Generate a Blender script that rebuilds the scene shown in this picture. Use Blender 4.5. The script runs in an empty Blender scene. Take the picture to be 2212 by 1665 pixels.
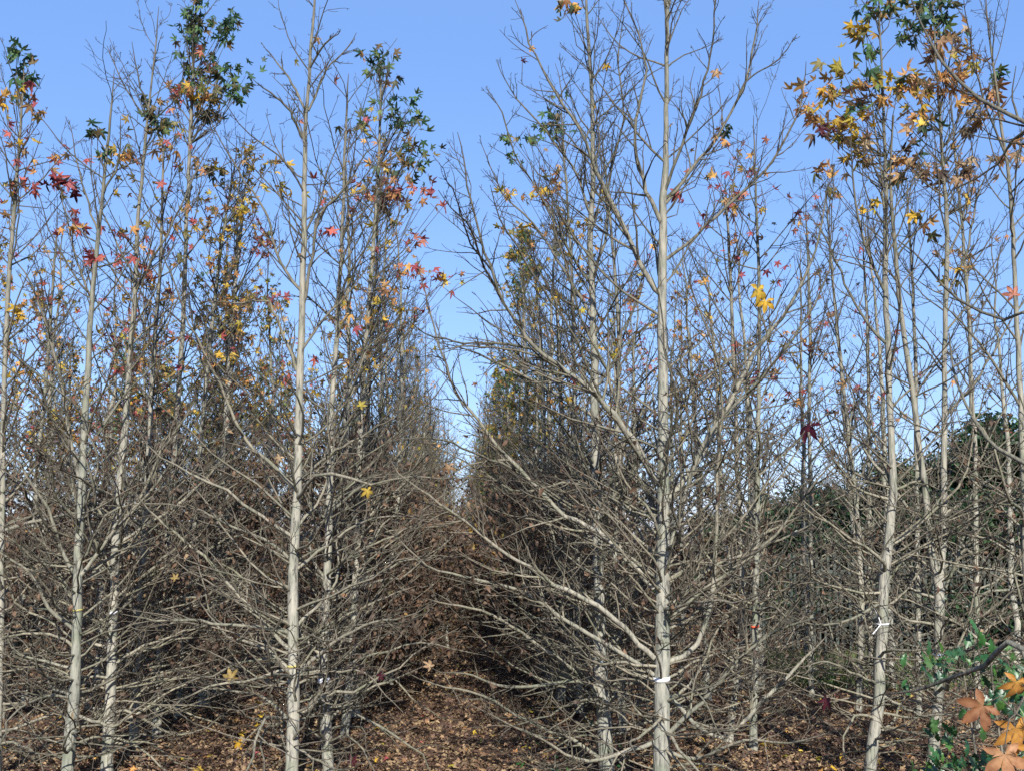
import bpy, math
import numpy as np

# ------------------------------------------------------------------ camera, light
sc = bpy.context.scene
F, CX, CY, EYE = 2170.0, 1106.0, 832.5, 1.6          # the photograph read at 2212 x 1665
PITCH = math.atan(317.5 / F)
cam_d = bpy.data.cameras.new("camera"); cam = bpy.data.objects.new("camera", cam_d)
sc.collection.objects.link(cam); sc.camera = cam
cam.location = (0, 0, EYE); cam.rotation_euler = (math.pi / 2 + PITCH, 0, 0)
cam_d.sensor_width = 36; cam_d.lens = F / 2212 * 36; cam_d.clip_start = 0.05; cam_d.clip_end = 3000

SUN_EL, SUN_AZ = math.radians(31), math.radians(-8)   # azimuth of the direction the light travels, from +Y towards +X
world = bpy.data.worlds.new("World"); sc.world = world; world.use_nodes = True
nt = world.node_tree; bg = nt.nodes["Background"]
sky = nt.nodes.new("ShaderNodeTexSky"); sky.sky_type = 'NISHITA'; sky.sun_disc = False
sky.sun_elevation = SUN_EL; sky.sun_rotation = math.pi + SUN_AZ
sky.altitude = 0; sky.air_density = 1.0; sky.dust_density = 0.3; sky.ozone_density = 2.5
hs = nt.nodes.new("ShaderNodeMix"); hs.data_type = 'RGBA'; hs.blend_type = 'MULTIPLY'
hs.inputs[0].default_value = 1.0; hs.inputs[7].default_value = (1.05, 1.0, 1.0, 1)
nt.links.new(sky.outputs[0], hs.inputs[6]); hm = nt.nodes.new("ShaderNodeMix"); hm.data_type = 'RGBA'; hm.inputs[7].default_value = (.68, 1.50, 3.6, 1)
wc = nt.nodes.new("ShaderNodeTexCoord"); wx = nt.nodes.new("ShaderNodeSeparateXYZ"); wm = nt.nodes.new("ShaderNodeMapRange")
wm.inputs[1].default_value = .45; wm.inputs[2].default_value = .85; wm.inputs[3].default_value = .66; wm.inputs[4].default_value = .05
nt.links.new(wc.outputs['Generated'], wx.inputs[0]); nt.links.new(wx.outputs['Z'], wm.inputs[0]); nt.links.new(wm.outputs[0], hm.inputs[0])
nt.links.new(hs.outputs[2], hm.inputs[6]); nt.links.new(hm.outputs[2], bg.inputs[0])
bg.inputs[1].default_value = 0.145
sl = bpy.data.lights.new("sun", 'SUN'); sl.energy = 5.0; sl.angle = math.radians(0.5); sl.color = (1.0, 0.965, 0.90)
sun = bpy.data.objects.new("sun", sl); sc.collection.objects.link(sun)
sun.rotation_euler = (math.pi / 2 - SUN_EL, 0, -SUN_AZ)
sc.view_settings.view_transform = 'Standard'; sc.view_settings.look = 'None'
sc.view_settings.exposure = 0.85; sc.view_settings.gamma = 1.0
sc.cycles.max_bounces = 5; sc.cycles.diffuse_bounces = 3; sc.cycles.transparent_max_bounces = 4
sc.cycles.use_denoising = False

# ------------------------------------------------------------------ helpers
C = sc.collection
RNG = np.random.default_rng(11)
UROW = np.array([-121 / F, 1.0, 0.0]); UROW /= np.linalg.norm(UROW)
VROW = np.array([UROW[1], -UROW[0], 0.0])

def pix(x, y, D):
    xc, yc = (x - CX) / F, (CY - y) / F
    t = D / (math.cos(PITCH) - math.sin(PITCH) * yc)
    return np.array([t * xc, D, EYE + t * (math.sin(PITCH) + math.cos(PITCH) * yc)])

def gnd(x, y):
    D = 1.0
    p = pix(x, y, 1.0); s = EYE / (EYE - p[2])
    return s

def row(lat, dist): return UROW * dist + VROW * lat

def norm(v): return v / np.maximum(np.linalg.norm(v, axis=-1, keepdims=True), 1e-9)

class Acc:
    def __init__(s): s.v = []; s.q = []; s.t = []; s.a = []; s.c = []; s.n = 0
    def add(s, v, q=None, t=None, a=None, c=None):
        m = len(v); s.v.append(np.asarray(v, float))
        if q is not None and len(q): s.q.append(np.asarray(q) + s.n)
        if t is not None and len(t): s.t.append(np.asarray(t) + s.n)
        s.a.append(np.zeros(m) if a is None else a)
        s.c.append(np.ones((m, 3)) if c is None else c); s.n += m
    def mesh(s, name, mat, origin=(0, 0, 0), smooth=True, attr='rad'):
        me = bpy.data.meshes.new(name)
        v = np.concatenate(s.v) - np.asarray(origin, float)
        q = np.concatenate(s.q) if s.q else np.zeros((0, 4), int)
        t = np.concatenate(s.t) if s.t else np.zeros((0, 3), int)
        me.vertices.add(len(v)); me.vertices.foreach_set('co', v.ravel())
        li = np.concatenate([q.ravel(), t.ravel()]).astype(np.int32)
        me.loops.add(len(li)); me.loops.foreach_set('vertex_index', li)
        ls = np.concatenate([np.arange(len(q)) * 4, len(q) * 4 + np.arange(len(t)) * 3]).astype(np.int32)
        me.polygons.add(len(ls)); me.polygons.foreach_set('loop_start', ls)
        me.polygons.foreach_set('use_smooth', np.full(len(ls), smooth))
        me.update(calc_edges=True)
        if attr == 'rad':
            at = me.attributes.new('rad', 'FLOAT', 'POINT'); at.data.foreach_set('value', np.concatenate(s.a).astype(np.float32))
        else:
            at = me.attributes.new('tint', 'FLOAT_COLOR', 'POINT')
            c = np.concatenate(s.c); at.data.foreach_set('color', np.concatenate([c, np.ones((len(c), 1))], 1).astype(np.float32).ravel())
        me.materials.append(mat); return me

def link(name, me, parent=None, loc=None):
    o = bpy.data.objects.new(name, me); C.objects.link(o)
    if parent is not None: o.parent = parent
    if loc is not None: o.location = tuple(loc)
    return o

def tag(o, label=None, cat=None, group=None, kind=None):
    for k, val in (('label', label), ('category', cat), ('group', group), ('kind', kind)):
        if val: o[k] = val
    return o

def empty(name, loc, label, cat, group=None):
    o = bpy.data.objects.new(name, None); C.objects.link(o); o.location = tuple(loc); o.empty_display_size = .2
    return tag(o, label, cat, group)

def copy_tree(o, parent=None):
    c = o.copy(); C.objects.link(c)
    if parent is not None: c.parent = parent
    for ch in list(o.children): copy_tree(ch, c)
    return c

def tubes(acc, P, R, k):
    P = np.asarray(P, float); R = np.asarray(R, float)
    if P.ndim == 2: P = P[None]; R = R[None]
    B, n, _ = P.shape
    if B == 0: return
    T = np.empty_like(P); T[:, 1:-1] = P[:, 2:] - P[:, :-2]; T[:, 0] = P[:, 1] - P[:, 0]; T[:, -1] = P[:, -1] - P[:, -2]
    T = norm(T)
    m = norm(P[:, -1] - P[:, 0]); e = np.where(np.abs(m[:, :1]) < .6, np.array([[1., 0, 0]]), np.array([[0, 1., 0]]))
    a = norm(np.cross(m, e))[:, None, :]
    N = norm(a - (a * T).sum(-1, keepdims=True) * T); Bn = np.cross(T, N)
    th = np.arange(k) * 2 * math.pi / k
    V = P[:, :, None] + R[:, :, None, None] * (N[:, :, None] * np.cos(th)[None, None, :, None] + Bn[:, :, None] * np.sin(th)[None, None, :, None])
    idx = np.arange(B * n * k).reshape(B, n, k); nx = np.roll(idx, -1, 2)
    q = np.stack([idx[:, :-1], nx[:, :-1], nx[:, 1:], idx[:, 1:]], -1).reshape(-1, 4)
    acc.add(V.reshape(-1, 3), q=q, a=np.repeat(R.ravel(), k))

def resample(pts, n):
    pts = np.asarray(pts, float); d = np.r_[0, np.cumsum(np.linalg.norm(np.diff(pts[:, :3], axis=0), axis=1))]
    s = np.linspace(0, d[-1], n)
    # catmull-rom through the points
    out = np.empty((n, pts.shape[1])); P0 = np.vstack([2 * pts[0] - pts[1], pts, 2 * pts[-1] - pts[-2]])
    for i, si in enumerate(s):
        j = min(max(np.searchsorted(d, si, 'right') - 1, 0), len(pts) - 2)
        u = (si - d[j]) / max(d[j + 1] - d[j], 1e-9); a, b, c, e = P0[j], P0[j + 1], P0[j + 2], P0[j + 3]
        out[i] = .5 * (2 * b + (c - a) * u + (2 * a - 5 * b + 4 * c - e) * u * u + (3 * b - a - 3 * c + e) * u ** 3)
    return out

def grow(rng, S, Dr, L, n, wob, up):
    d = norm(Dr); P = [S]; B = len(S); up = np.broadcast_to(np.asarray(up, float), (B,))
    for i in range(n - 1):
        d = norm(d + rng.normal(0, wob, (B, 3)) + up[:, None] * np.array([0, 0, 1.]))
        P.append(P[-1] + d * (L / (n - 1))[:, None])
    return np.stack(P, 1)

def along(P, R, bi, t):
    n = P.shape[1]; f = t * (n - 1); i = np.minimum(f.astype(int), n - 2); u = (f - i)[:, None]
    a, b = P[bi, i], P[bi, i + 1]
    return a * (1 - u) + b * u, norm(b - a), R[bi, i] * (1 - u[:, 0]) + R[bi, i + 1] * u[:, 0]

def kids(rng, P, R, per, t0, t1, amin, amax, lf, n, wob, up, rf=.6, tip=.0014, flat=.5):
    B = len(P); bi = np.repeat(np.arange(B), per); m = len(bi)
    t = rng.uniform(t0, t1, m); S, T, r = along(P, R, bi, t)
    side = norm(np.cross(T, np.array([0, 0, 1.]))) * np.where(rng.random(m) < .5, -1, 1)[:, None]
    rnd = rng.normal(0, 1, (m, 3)); perp = norm(rnd - (rnd * T).sum(1, keepdims=True) * T)
    perp = norm(side * flat + perp * (1 - flat) + np.array([0, 0, .12]))
    perp = norm(perp - (perp * T).sum(1, keepdims=True) * T)
    a = np.radians(rng.uniform(amin, amax, m))[:, None]
    blen = np.linalg.norm(P[bi, -1] - P[bi, 0], axis=1)
    L = blen * lf * rng.uniform(.45, 1.2, m) * (1.25 - t)
    r0 = np.maximum(np.minimum(r * rf, .003 + L * .011), tip * 1.2)
    Q = grow(rng, S, np.cos(a) * T + np.sin(a) * perp, L, n, wob, up)
    s = np.linspace(0, 1, n)[None]
    return Q, r0[:, None] * (1 - s) + tip * s

# ------------------------------------------------------------------ materials
def mat_new(name):
    m = bpy.data.materials.new(name); m.use_nodes = True
    t = m.node_tree; b = t.nodes["Principled BSDF"]; return m, t, b

def N(t, typ, **kw):
    n = t.nodes.new(typ)
    for k, v in kw.items(): setattr(n, k, v)
    return n

def ramp(t, stops):
    r = N(t, "ShaderNodeValToRGB"); e = r.color_ramp.elements
    while len(e) < len(stops): e.new(.5)
    for el, (p, c) in zip(e, stops): el.position = p; el.color = (*c, 1)
    return r

def bark_material():
    m, t, b = mat_new("sweetgum_bark"); L = t.links
    at = N(t, "ShaderNodeAttribute", attribute_name='rad')
    mr = N(t, "ShaderNodeMapRange"); mr.inputs[1].default_value = .001; mr.inputs[2].default_value = .05
    L.new(at.outputs['Fac'], mr.inputs[0])
    r = ramp(t, [(0, (.085, .07, .054)), (.055, (.13, .115, .09)), (.13, (.19, .175, .135)), (.3, (.255, .245, .205)), (1, (.262, .257, .225))])
    L.new(mr.outputs[0], r.inputs[0])
    tc = N(t, "ShaderNodeTexCoord"); mp = N(t, "ShaderNodeMapping"); mp.inputs['Scale'].default_value = (60, 60, 9)
    L.new(tc.outputs['Object'], mp.inputs[0])
    n1 = N(t, "ShaderNodeTexNoise"); n1.inputs['Scale'].default_value = 1; n1.inputs['Detail'].default_value = 7; n1.inputs['Roughness'].default_value = .65
    L.new(mp.outputs[0], n1.inputs[0])
    n2 = N(t, "ShaderNodeTexNoise"); n2.inputs['Scale'].default_value = 7; n2.inputs['Detail'].default_value = 3
    L.new(tc.outputs['Object'], n2.inputs[0])
    f = ramp(t, [(.36, (.16, .15, .16)), (.46, (.85, .85, .85)), (.62, (1.25, 1.22, 1.18))]); L.new(n1.outputs[0], f.inputs[0])
    g = ramp(t, [(.3, (.62, .70, .60)), (.52, (1, 1, 1)), (.72, (1.2, 1.17, 1.14))]); L.new(n2.outputs[0], g.inputs[0])
    m1 = N(t, "ShaderNodeMix", data_type='RGBA', blend_type='MULTIPLY'); m1.inputs[0].default_value = .8
    L.new(r.outputs[0], m1.inputs[6]); L.new(f.outputs[0], m1.inputs[7])
    m2 = N(t, "ShaderNodeMix", data_type='RGBA', blend_type='MULTIPLY'); m2.inputs[0].default_value = .8
    L.new(m1.outputs[2], m2.inputs[6]); L.new(g.outputs[0], m2.inputs[7])
    oi = N(t, "ShaderNodeObjectInfo"); orr = ramp(t, [(0, (.82, .84, .80)), (.5, (1, .98, .95)), (1, (1.08, 1.06, 1.0))]); L.new(oi.outputs['Random'], orr.inputs[0])
    m3 = N(t, "ShaderNodeMix", data_type='RGBA', blend_type='MULTIPLY'); m3.inputs[0].default_value = 1
    L.new(m2.outputs[2], m3.inputs[6]); L.new(orr.outputs[0], m3.inputs[7])
    sx = N(t, "ShaderNodeSeparateXYZ"); L.new(tc.outputs['Object'], sx.inputs[0])
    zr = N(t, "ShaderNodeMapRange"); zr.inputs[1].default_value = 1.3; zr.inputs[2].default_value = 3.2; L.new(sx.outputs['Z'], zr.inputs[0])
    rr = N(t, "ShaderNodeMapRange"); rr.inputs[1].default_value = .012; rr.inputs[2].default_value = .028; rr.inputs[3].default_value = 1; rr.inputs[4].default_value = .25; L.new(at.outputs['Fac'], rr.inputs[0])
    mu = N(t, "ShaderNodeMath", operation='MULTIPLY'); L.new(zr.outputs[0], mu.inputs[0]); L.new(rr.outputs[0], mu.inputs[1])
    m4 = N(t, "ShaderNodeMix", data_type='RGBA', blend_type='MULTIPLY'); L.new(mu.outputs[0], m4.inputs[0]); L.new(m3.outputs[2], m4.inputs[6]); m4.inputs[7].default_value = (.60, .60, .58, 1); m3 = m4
    L.new(m3.outputs[2], b.inputs['Base Color']); b.inputs['Roughness'].default_value = .75
    b.inputs['Specular IOR Level'].default_value = .3
    bp = N(t, "ShaderNodeBump"); bp.inputs['Strength'].default_value = .8; bp.inputs['Distance'].default_value = .008
    L.new(n1.outputs[0], bp.inputs['Height']); L.new(bp.outputs[0], b.inputs['Normal'])
    return m

def leaf_material(name, trans=.35, rough=.55, spec=.3):
    m, t, b = mat_new(name); L = t.links
    at = N(t, "ShaderNodeAttribute", attribute_name='tint')
    tc = N(t, "ShaderNodeTexCoord"); n = N(t, "ShaderNodeTexNoise"); n.inputs['Scale'].default_value = 45; n.inputs['Detail'].default_value = 3
    L.new(tc.outputs['Object'], n.inputs[0])
    f = ramp(t, [(.3, (.68, .62, .6)), (.6, (1.1, 1.1, 1.1))]); L.new(n.outputs[0], f.inputs[0])
    mx = N(t, "ShaderNodeMix", data_type='RGBA', blend_type='MULTIPLY'); mx.inputs[0].default_value = .8
    L.new(at.outputs['Color'], mx.inputs[6]); L.new(f.outputs[0], mx.inputs[7])
    L.new(mx.outputs[2], b.inputs['Base Color']); b.inputs['Roughness'].default_value = rough
    b.inputs['Specular IOR Level'].default_value = spec
    tr = N(t, "ShaderNodeBsdfTranslucent"); L.new(mx.outputs[2], tr.inputs[0])
    ms = N(t, "ShaderNodeMixShader"); ms.inputs[0].default_value = trans
    L.new(b.outputs[0], ms.inputs[1]); L.new(tr.outputs[0], ms.inputs[2]); L.new(ms.outputs[0], t.nodes["Material Output"].inputs[0])
    return m

def plain_material(name, col, rough=.5, noise=None):
    m, t, b = mat_new(name); b.inputs['Roughness'].default_value = rough
    tc = N(t, "ShaderNodeTexCoord"); n = N(t, "ShaderNodeTexNoise"); n.inputs['Scale'].default_value = noise or 30
    n.inputs['Detail'].default_value = 4
    t.links.new(tc.outputs['Object'], n.inputs[0])
    r = ramp(t, [(.3, tuple(c * .75 for c in col)), (.65, col)]); t.links.new(n.outputs[0], r.inputs[0])
    t.links.new(r.outputs[0], b.inputs['Base Color']); return m

BARK = bark_material()
LEAF = leaf_material("autumn_leaf", .42); DEAD = leaf_material("dead_leaf", .2, .8, .15)
GREEN = leaf_material("evergreen_leaf", .15, .4, .45)

PAL = {
 'green': [(.06, .13, .06), (.09, .18, .07), (.05, .11, .07), (.14, .20, .06)],
 'dark': [(.05, .09, .05), (.10, .10, .05), (.07, .11, .06), (.15, .11, .05)],
 'olive': [(.20, .18, .06), (.30, .22, .07), (.15, .16, .07), (.34, .21, .07)],
 'yellow': [(.62, .40, .04), (.52, .36, .05), (.60, .44, .08), (.40, .34, .05)],
 'orange': [(.54, .28, .09), (.60, .35, .10), (.44, .22, .09), (.48, .31, .15)],
 'red': [(.42, .10, .09), (.48, .13, .10), (.33, .08, .09), (.46, .18, .11)],
 'wine': [(.055, .010, .018), (.075, .012, .022), (.045, .010, .018)],
 'tan': [(.38, .27, .15), (.30, .18, .10), (.42, .32, .19)],
 'brown': [(.13, .085, .055), (.17, .115, .075), (.09, .062, .044), (.21, .135, .085), (.15, .11, .082)],
 'litter': [(.22, .14, .085), (.32, .22, .13), (.10, .066, .045), (.40, .30, .17), (.05, .036, .028), (.17, .11, .085), (.30, .22, .13)],
}
def colours(rng, mix, m):
    names = list(mix); w = np.array([mix[k] for k in names], float); w /= w.sum()
    which = rng.choice(len(names), m, p=w); out = np.empty((m, 3))
    for i, nme in enumerate(names):
        s = which == i; p = np.array(PAL[nme]); out[s] = p[rng.integers(0, len(p), s.sum())]
    return np.clip(out * rng.uniform(.7, 1.0, (m, 1)), 0, .8)

def star(detail):
    lob = [(90, 1.0), (38, .93), (-24, .66), (-156, .66), (142, .93)]
    pts = []
    for a, l in lob:
        v = a - (26 if l > .7 else 30); pts.append((v, .38))
        if detail: pts.append((a - 17, .55 * l)); pts.append((a - 10.5, .76 * l))
        pts.append((a, l))
        if detail: pts.append((a + 10.5, .76 * l)); pts.append((a + 17, .55 * l))
        if a == -24: pts.append((-62, .22)); pts.append((-90, .13)); pts.append((-118, .22))
    pts = sorted(pts[:], key=lambda p: (p[0] + 90) % 360)
    seen = []; 
    for p in pts:
        if not seen or abs(p[0] - seen[-1][0]) > 2: seen.append(p)
    xy = [(0, 0)] + [(r * math.cos(math.radians(a)), r * math.sin(math.radians(a))) for a, r in seen]
    n = len(seen); return np.array(xy), np.array([(0, 1 + i, 1 + (i + 1) % n) for i in range(n)])
STAR1, STAR0 = star(True), star(False)
def big_star():
    xy, side, tri = [(0, 0)], [0.], []; n = 0
    for a, l in [(90, 1.0), (38, .93), (-24, .66), (-156, .66), (142, .93)]:
        h = 26 if l > .7 else 31
        rows = [(.2, 0), (.45, 23), (.6, 20), (.76, 12.5), (.9, 5)]; b0 = len(xy)
        for r, w in rows:
            if w == 0: xy.append((r * math.cos(math.radians(a)), r * math.sin(math.radians(a)))); side.append(0); continue
            for sg in (-1, 0, 1): xy.append((r * l * math.cos(math.radians(a + sg * w)), r * l * math.sin(math.radians(a + sg * w)))); side.append(abs(sg))
        xy.append((l * math.cos(math.radians(a)), l * math.sin(math.radians(a)))); side.append(.4); tip = len(xy) - 1
        for sg in (-1, 1): xy.append((.40 * math.cos(math.radians(a + sg * h)), .40 * math.sin(math.radians(a + sg * h)))); side.append(1)
        v0, v1 = tip + 1, tip + 2; c = b0; f = b0 + 1
        tri += [(0, v0, c), (0, c, v1), (c, v0, f), (c, f, f + 1), (c, f + 1, f + 2), (c, f + 2, v1)]
        for j in range(3):
            p, q = f + 3 * j, f + 3 * j + 3
            tri += [(p, q, q + 1), (p, q + 1, p + 1), (p + 1, q + 1, q + 2), (p + 1, q + 2, p + 2)]
        q = f + 9; tri += [(q, tip, q + 1), (q + 1, tip, q + 2)]
    return np.array(xy), np.array(tri), np.array(side)
STAR2 = big_star()
SHRED = (np.array([(0, -.6), (.38, -.1), (.22, .5), (0, 1.0), (-.3, .35), (-.36, -.2), (.02, .1)]),
         np.array([(0, 1, 6), (1, 2, 6), (2, 3, 6), (3, 4, 6), (4, 5, 6), (5, 0, 6)]))
OAK = (np.array([(0, -.9), (.10, -.55), (.30, -.42), (.18, -.2), (.42, 0), (.24, .2), (.40, .45), (.18, .6), (0, .95), (-.18, .6), (-.40, .45), (-.24, .2), (-.42, 0), (-.18, -.2), (-.30, -.42), (-.10, -.55), (0, .1)]),
       np.array([(i, (i + 1) % 16, 16) for i in range(16)]))
OVAL = (np.array([(0, -1), (.36, -.3), (.3, .4), (0, 1), (-.3, .4), (-.36, -.3)]), np.array([(0, 1, 5), (1, 2, 5), (2, 4, 5), (2, 3, 4)]))

def leaves(acc, rng, pos, size, col, tpl=STAR0, curl=.35, tipdir=None, normal=None, flat=None):
    xy, tri = tpl[0], tpl[1]; side = tpl[2] if len(tpl) > 2 else np.zeros(len(xy)); m = len(pos)
    if m == 0: return
    if tipdir is None:
        tipdir = rng.normal(0, .6, (m, 3)); tipdir[:, 2] -= .7
    tipdir = norm(tipdir)
    nr = rng.normal(0, 1, (m, 3)) if normal is None else normal
    nr = norm(nr - (nr * tipdir).sum(1, keepdims=True) * tipdir); sx = np.cross(tipdir, nr)
    size = np.broadcast_to(size, (m,))[:, None, None]
    c = rng.normal(curl, curl * .6, (m, 1)); r2 = (xy ** 2).sum(1)[None]
    fold = rng.normal(0, curl * .8, (m, 1)) * np.abs(xy[:, 0])[None]
    tw = rng.normal(0, curl * .5, (m, 1)) * (xy[:, 0] * xy[:, 1])[None]
    z = -c * r2 + fold + tw + side[None] * .07 * np.sin(np.arange(len(xy)) * 1.9)[None] + side[None] * .06
    V = pos[:, None] + size * (xy[None, :, :1] * sx[:, None] + (xy[None, :, 1:] + .1) * tipdir[:, None] + z[..., None] * nr[:, None])
    k = len(xy); t = (tri[None] + (np.arange(m) * k)[:, None, None]).reshape(-1, 3)
    cc = np.repeat(col[:, None], k, 1).copy()
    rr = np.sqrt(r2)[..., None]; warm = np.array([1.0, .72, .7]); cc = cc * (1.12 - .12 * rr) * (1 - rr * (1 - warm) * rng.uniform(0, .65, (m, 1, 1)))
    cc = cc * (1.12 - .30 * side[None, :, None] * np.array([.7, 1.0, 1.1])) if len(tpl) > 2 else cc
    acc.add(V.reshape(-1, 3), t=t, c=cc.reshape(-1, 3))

# ------------------------------------------------------------------ tree growing
def primaries(rng, TP, TR, m, zlo, zhi, Lf, Lscale=1.0, wob=.11, n=9):
    """m branches leaving the stem TP between the heights zlo and zhi"""
    z = np.sort(rng.uniform(0, 1, m)) ** 1.3 * (zhi - zlo) + zlo
    j = np.clip(np.searchsorted(TP[:, 2], z) - 1, 0, len(TP) - 2)
    u = (z - TP[j, 2]) / np.maximum(TP[j + 1, 2] - TP[j, 2], 1e-6)
    S = TP[j] * (1 - u[:, None]) + TP[j + 1] * u[:, None]; r = TR[j] * (1 - u) + TR[j + 1] * u
    az = np.arange(m) * 2.4 + rng.normal(0, .5, m)
    h = (z - TP[0, 2]) / 6.4
    ang = np.radians(np.interp(h, [0, .12, .4, .8, 1], [86, 72, 52, 38, 26]) + rng.normal(0, 8, m))
    d = np.stack([np.cos(az) * np.sin(ang), np.sin(az) * np.sin(ang), np.cos(ang)], 1)
    L = Lf(h) * Lscale * rng.uniform(.55, 1.2, m)
    up = np.interp(h, [0, .2, .5, 1], [.02, .05, .075, .05])
    P = grow(rng, S, d, L, n, wob, up)
    r0 = np.minimum(r * .5, .0028 + L * .0056); s = np.linspace(0, 1, n)[None]
    return P, r0[:, None] * (1 - s) ** .9 + .0016 * s

LF = lambda h: np.interp(h, [0, .08, .25, .5, .75, 1], [.7, 1.05, 1.2, 1.0, .66, .25])

def crown(rng, acc, P, R, sec=7, ter=3, k1=5, wob2=.16, tips=None, lf2=.36):
    tubes(acc, P, R, k1)
    Q, QR = kids(rng, P, R, sec, .12, .97, 28, 62, lf2, 6, wob2, .035, flat=.45); tubes(acc, Q, QR, 4)
    W, WR = kids(rng, Q, QR, ter, .15, .98, 30, 65, .42, 4, .16, .05, rf=.8, tip=.0013, flat=.3); tubes(acc, W, WR, 3)
    if tips is not None:
        tips.append(W[:, -1]); tips.append(W[:, -2]); tips.append(Q[:, -1]); tips.append(Q[:, 3])

def stem(rng, H, r0, lean=.12, n=26, kink=.018):
    z = np.linspace(0, 1, n) ** 1.0 * H; off = np.cumsum(rng.normal(0, kink, (n, 2)), 0); off -= off[0]
    off += np.linspace(0, 1, n)[:, None] * rng.normal(0, lean, 2)
    TP = np.column_stack([off, z]); s = z / H
    TR = r0 * (1 - s) ** .85 * (1 + .25 * np.exp(-z / .12)) + .0025
    TR = TR * (1 + rng.normal(0, .025, n)); return TP, TR

def foliage_on(rng, acc, tips, bands, size=(.04, .075)):
    """bands: (zlo, zhi, probability, mix, template)"""
    T = np.concatenate(tips)
    for zlo, zhi, pr, mix, tpl, sz, curl in bands:
        z = T[:, 2]; w = np.clip((z - zlo) / .35, 0, 1) * np.clip((zhi - z) / .45, 0, 1)
        # whole patches of a crown keep or lose their leaves
        ph = np.sin(T[:, 0] * 3.1 + zlo) * np.sin(T[:, 1] * 2.7 + 1) * np.sin(z * 2.3) + .6
        s = T[rng.random(len(T)) < pr * w * np.clip(ph * 1.5, .15, 1.6)]
        s = s + rng.normal(0, .03, s.shape)
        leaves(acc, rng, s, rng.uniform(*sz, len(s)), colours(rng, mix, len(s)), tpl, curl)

def variant(seed, H, kind, npri=80, sec=7, ter=3):
    rng = np.random.default_rng(seed)
    if kind == 'thin': npri, sec = 46, 6
    TP, TR = stem(rng, H, rng.uniform(.038, .05))
    a = Acc(); tubes(a, TP, TR, 8); tm = a.mesh("trunk", BARK)
    P, R = primaries(rng, TP, TR, npri, .35, H - .15, LF, 1.08 if kind == 'wide' else .9)
    if kind == 'wide':
        P2, R2 = primaries(rng, TP, TR, 36, .3, 2.5, LF, 1.4, wob=.15); P = np.concatenate([P, P2]); R = np.concatenate([R, R2])
    b = Acc(); tips = []; crown(rng, b, P, R, sec, ter, 4, tips=tips); cm = b.mesh("crown", BARK)
    f = Acc(); top = {'green': ({'green': 5, 'dark': 2, 'yellow': 1}, .9), 'orange': ({'orange': 4, 'olive': 3, 'yellow': 4, 'red': 1}, .4),
        'red': ({'red': 4, 'orange': 2, 'olive': 2, 'wine': 1}, .3), 'olive': ({'olive': 5, 'dark': 3, 'yellow': 3, 'green': 1}, .5),
        'gold': ({'olive': 4, 'yellow': 3, 'green': 5}, .55), 'bare': ({'brown': 2, 'orange': 2, 'red': 1}, .04), 'thin': ({'brown': 2, 'orange': 2, 'red': 1}, .04), 'wide': ({'orange': 2, 'yellow': 2, 'olive': 3}, .06)}[kind]
    bands = [(.3, 2.6, {'bare': .5, 'thin': .03, 'wide': 1.1}.get(kind, .95), {'brown': 8, 'olive': .4}, SHRED, (.034, .062), .6)]
    if kind == 'green': bands += [(H - 2.0, H + .3, .8, top[0], STAR0, (.04, .07), .4), (2.6, H - 1.6, .10, {'orange': 2, 'olive': 3, 'yellow': 2}, STAR0, (.035, .06), .5)]
    elif kind == 'gold': bands += [(1.6, H + .2, .55, top[0], STAR0, (.035, .06), .5)]
    elif kind in ('bare', 'thin'): bands += [(2.5, H - .6, .03, top[0], STAR0, (.035, .06), .5)]
    else: bands += [(2.8, H - .4, top[1] * .7, top[0], STAR0, (.035, .06), .5)]
    foliage_on(rng, f, tips, bands); fm = f.mesh("foliage", DEAD if kind == 'bare' else LEAF, attr='tint')
    return tm, cm, fm

VAR = {}
def get_var(i, kind):
    if (i, kind) not in VAR:
        VAR[(i, kind)] = variant(100 + i * 17 + len(kind), [6.3, 5.7, 6.0, 5.4][i % 4], kind)
    return VAR[(i, kind)]

PROTO = {}
def plant(i, kind, loc, rot, scl, label, group, cat="tree"):
    tm, cm, fm = get_var(i, kind)
    key = (i, kind)
    if key not in PROTO:
        e = empty("sweetgum_tree", loc, label, cat, group)
        link("trunk", tm, e); c = link("crown", cm, e); link("foliage", fm, c); PROTO[key] = e
    else:
        e = copy_tree(PROTO[key]); e['label'] = label; e['group'] = group
    e.location = tuple(loc); e.rotation_euler = (0, 0, rot); e.scale = (scl, scl, scl * 1.0)
    return e

# ------------------------------------------------------------------ the traced trees near the camera
def trace(pts, D, D2=None):
    """pts: (x, y, width px) in photo pixels -> points and radii at their own distance"""
    pts = np.array(pts, float); D2 = D if D2 is None else D2; n = len(pts); out = []
    s = np.r_[0, np.cumsum(np.linalg.norm(np.diff(pts[:, :2], axis=0), axis=1))]; s /= s[-1]
    for (x, y, w), u in zip(pts, s):
        d = D + (D2 - D) * u; out.append([*pix(x, y, d), w / 2 / F * d])
    return np.array(out)

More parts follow.
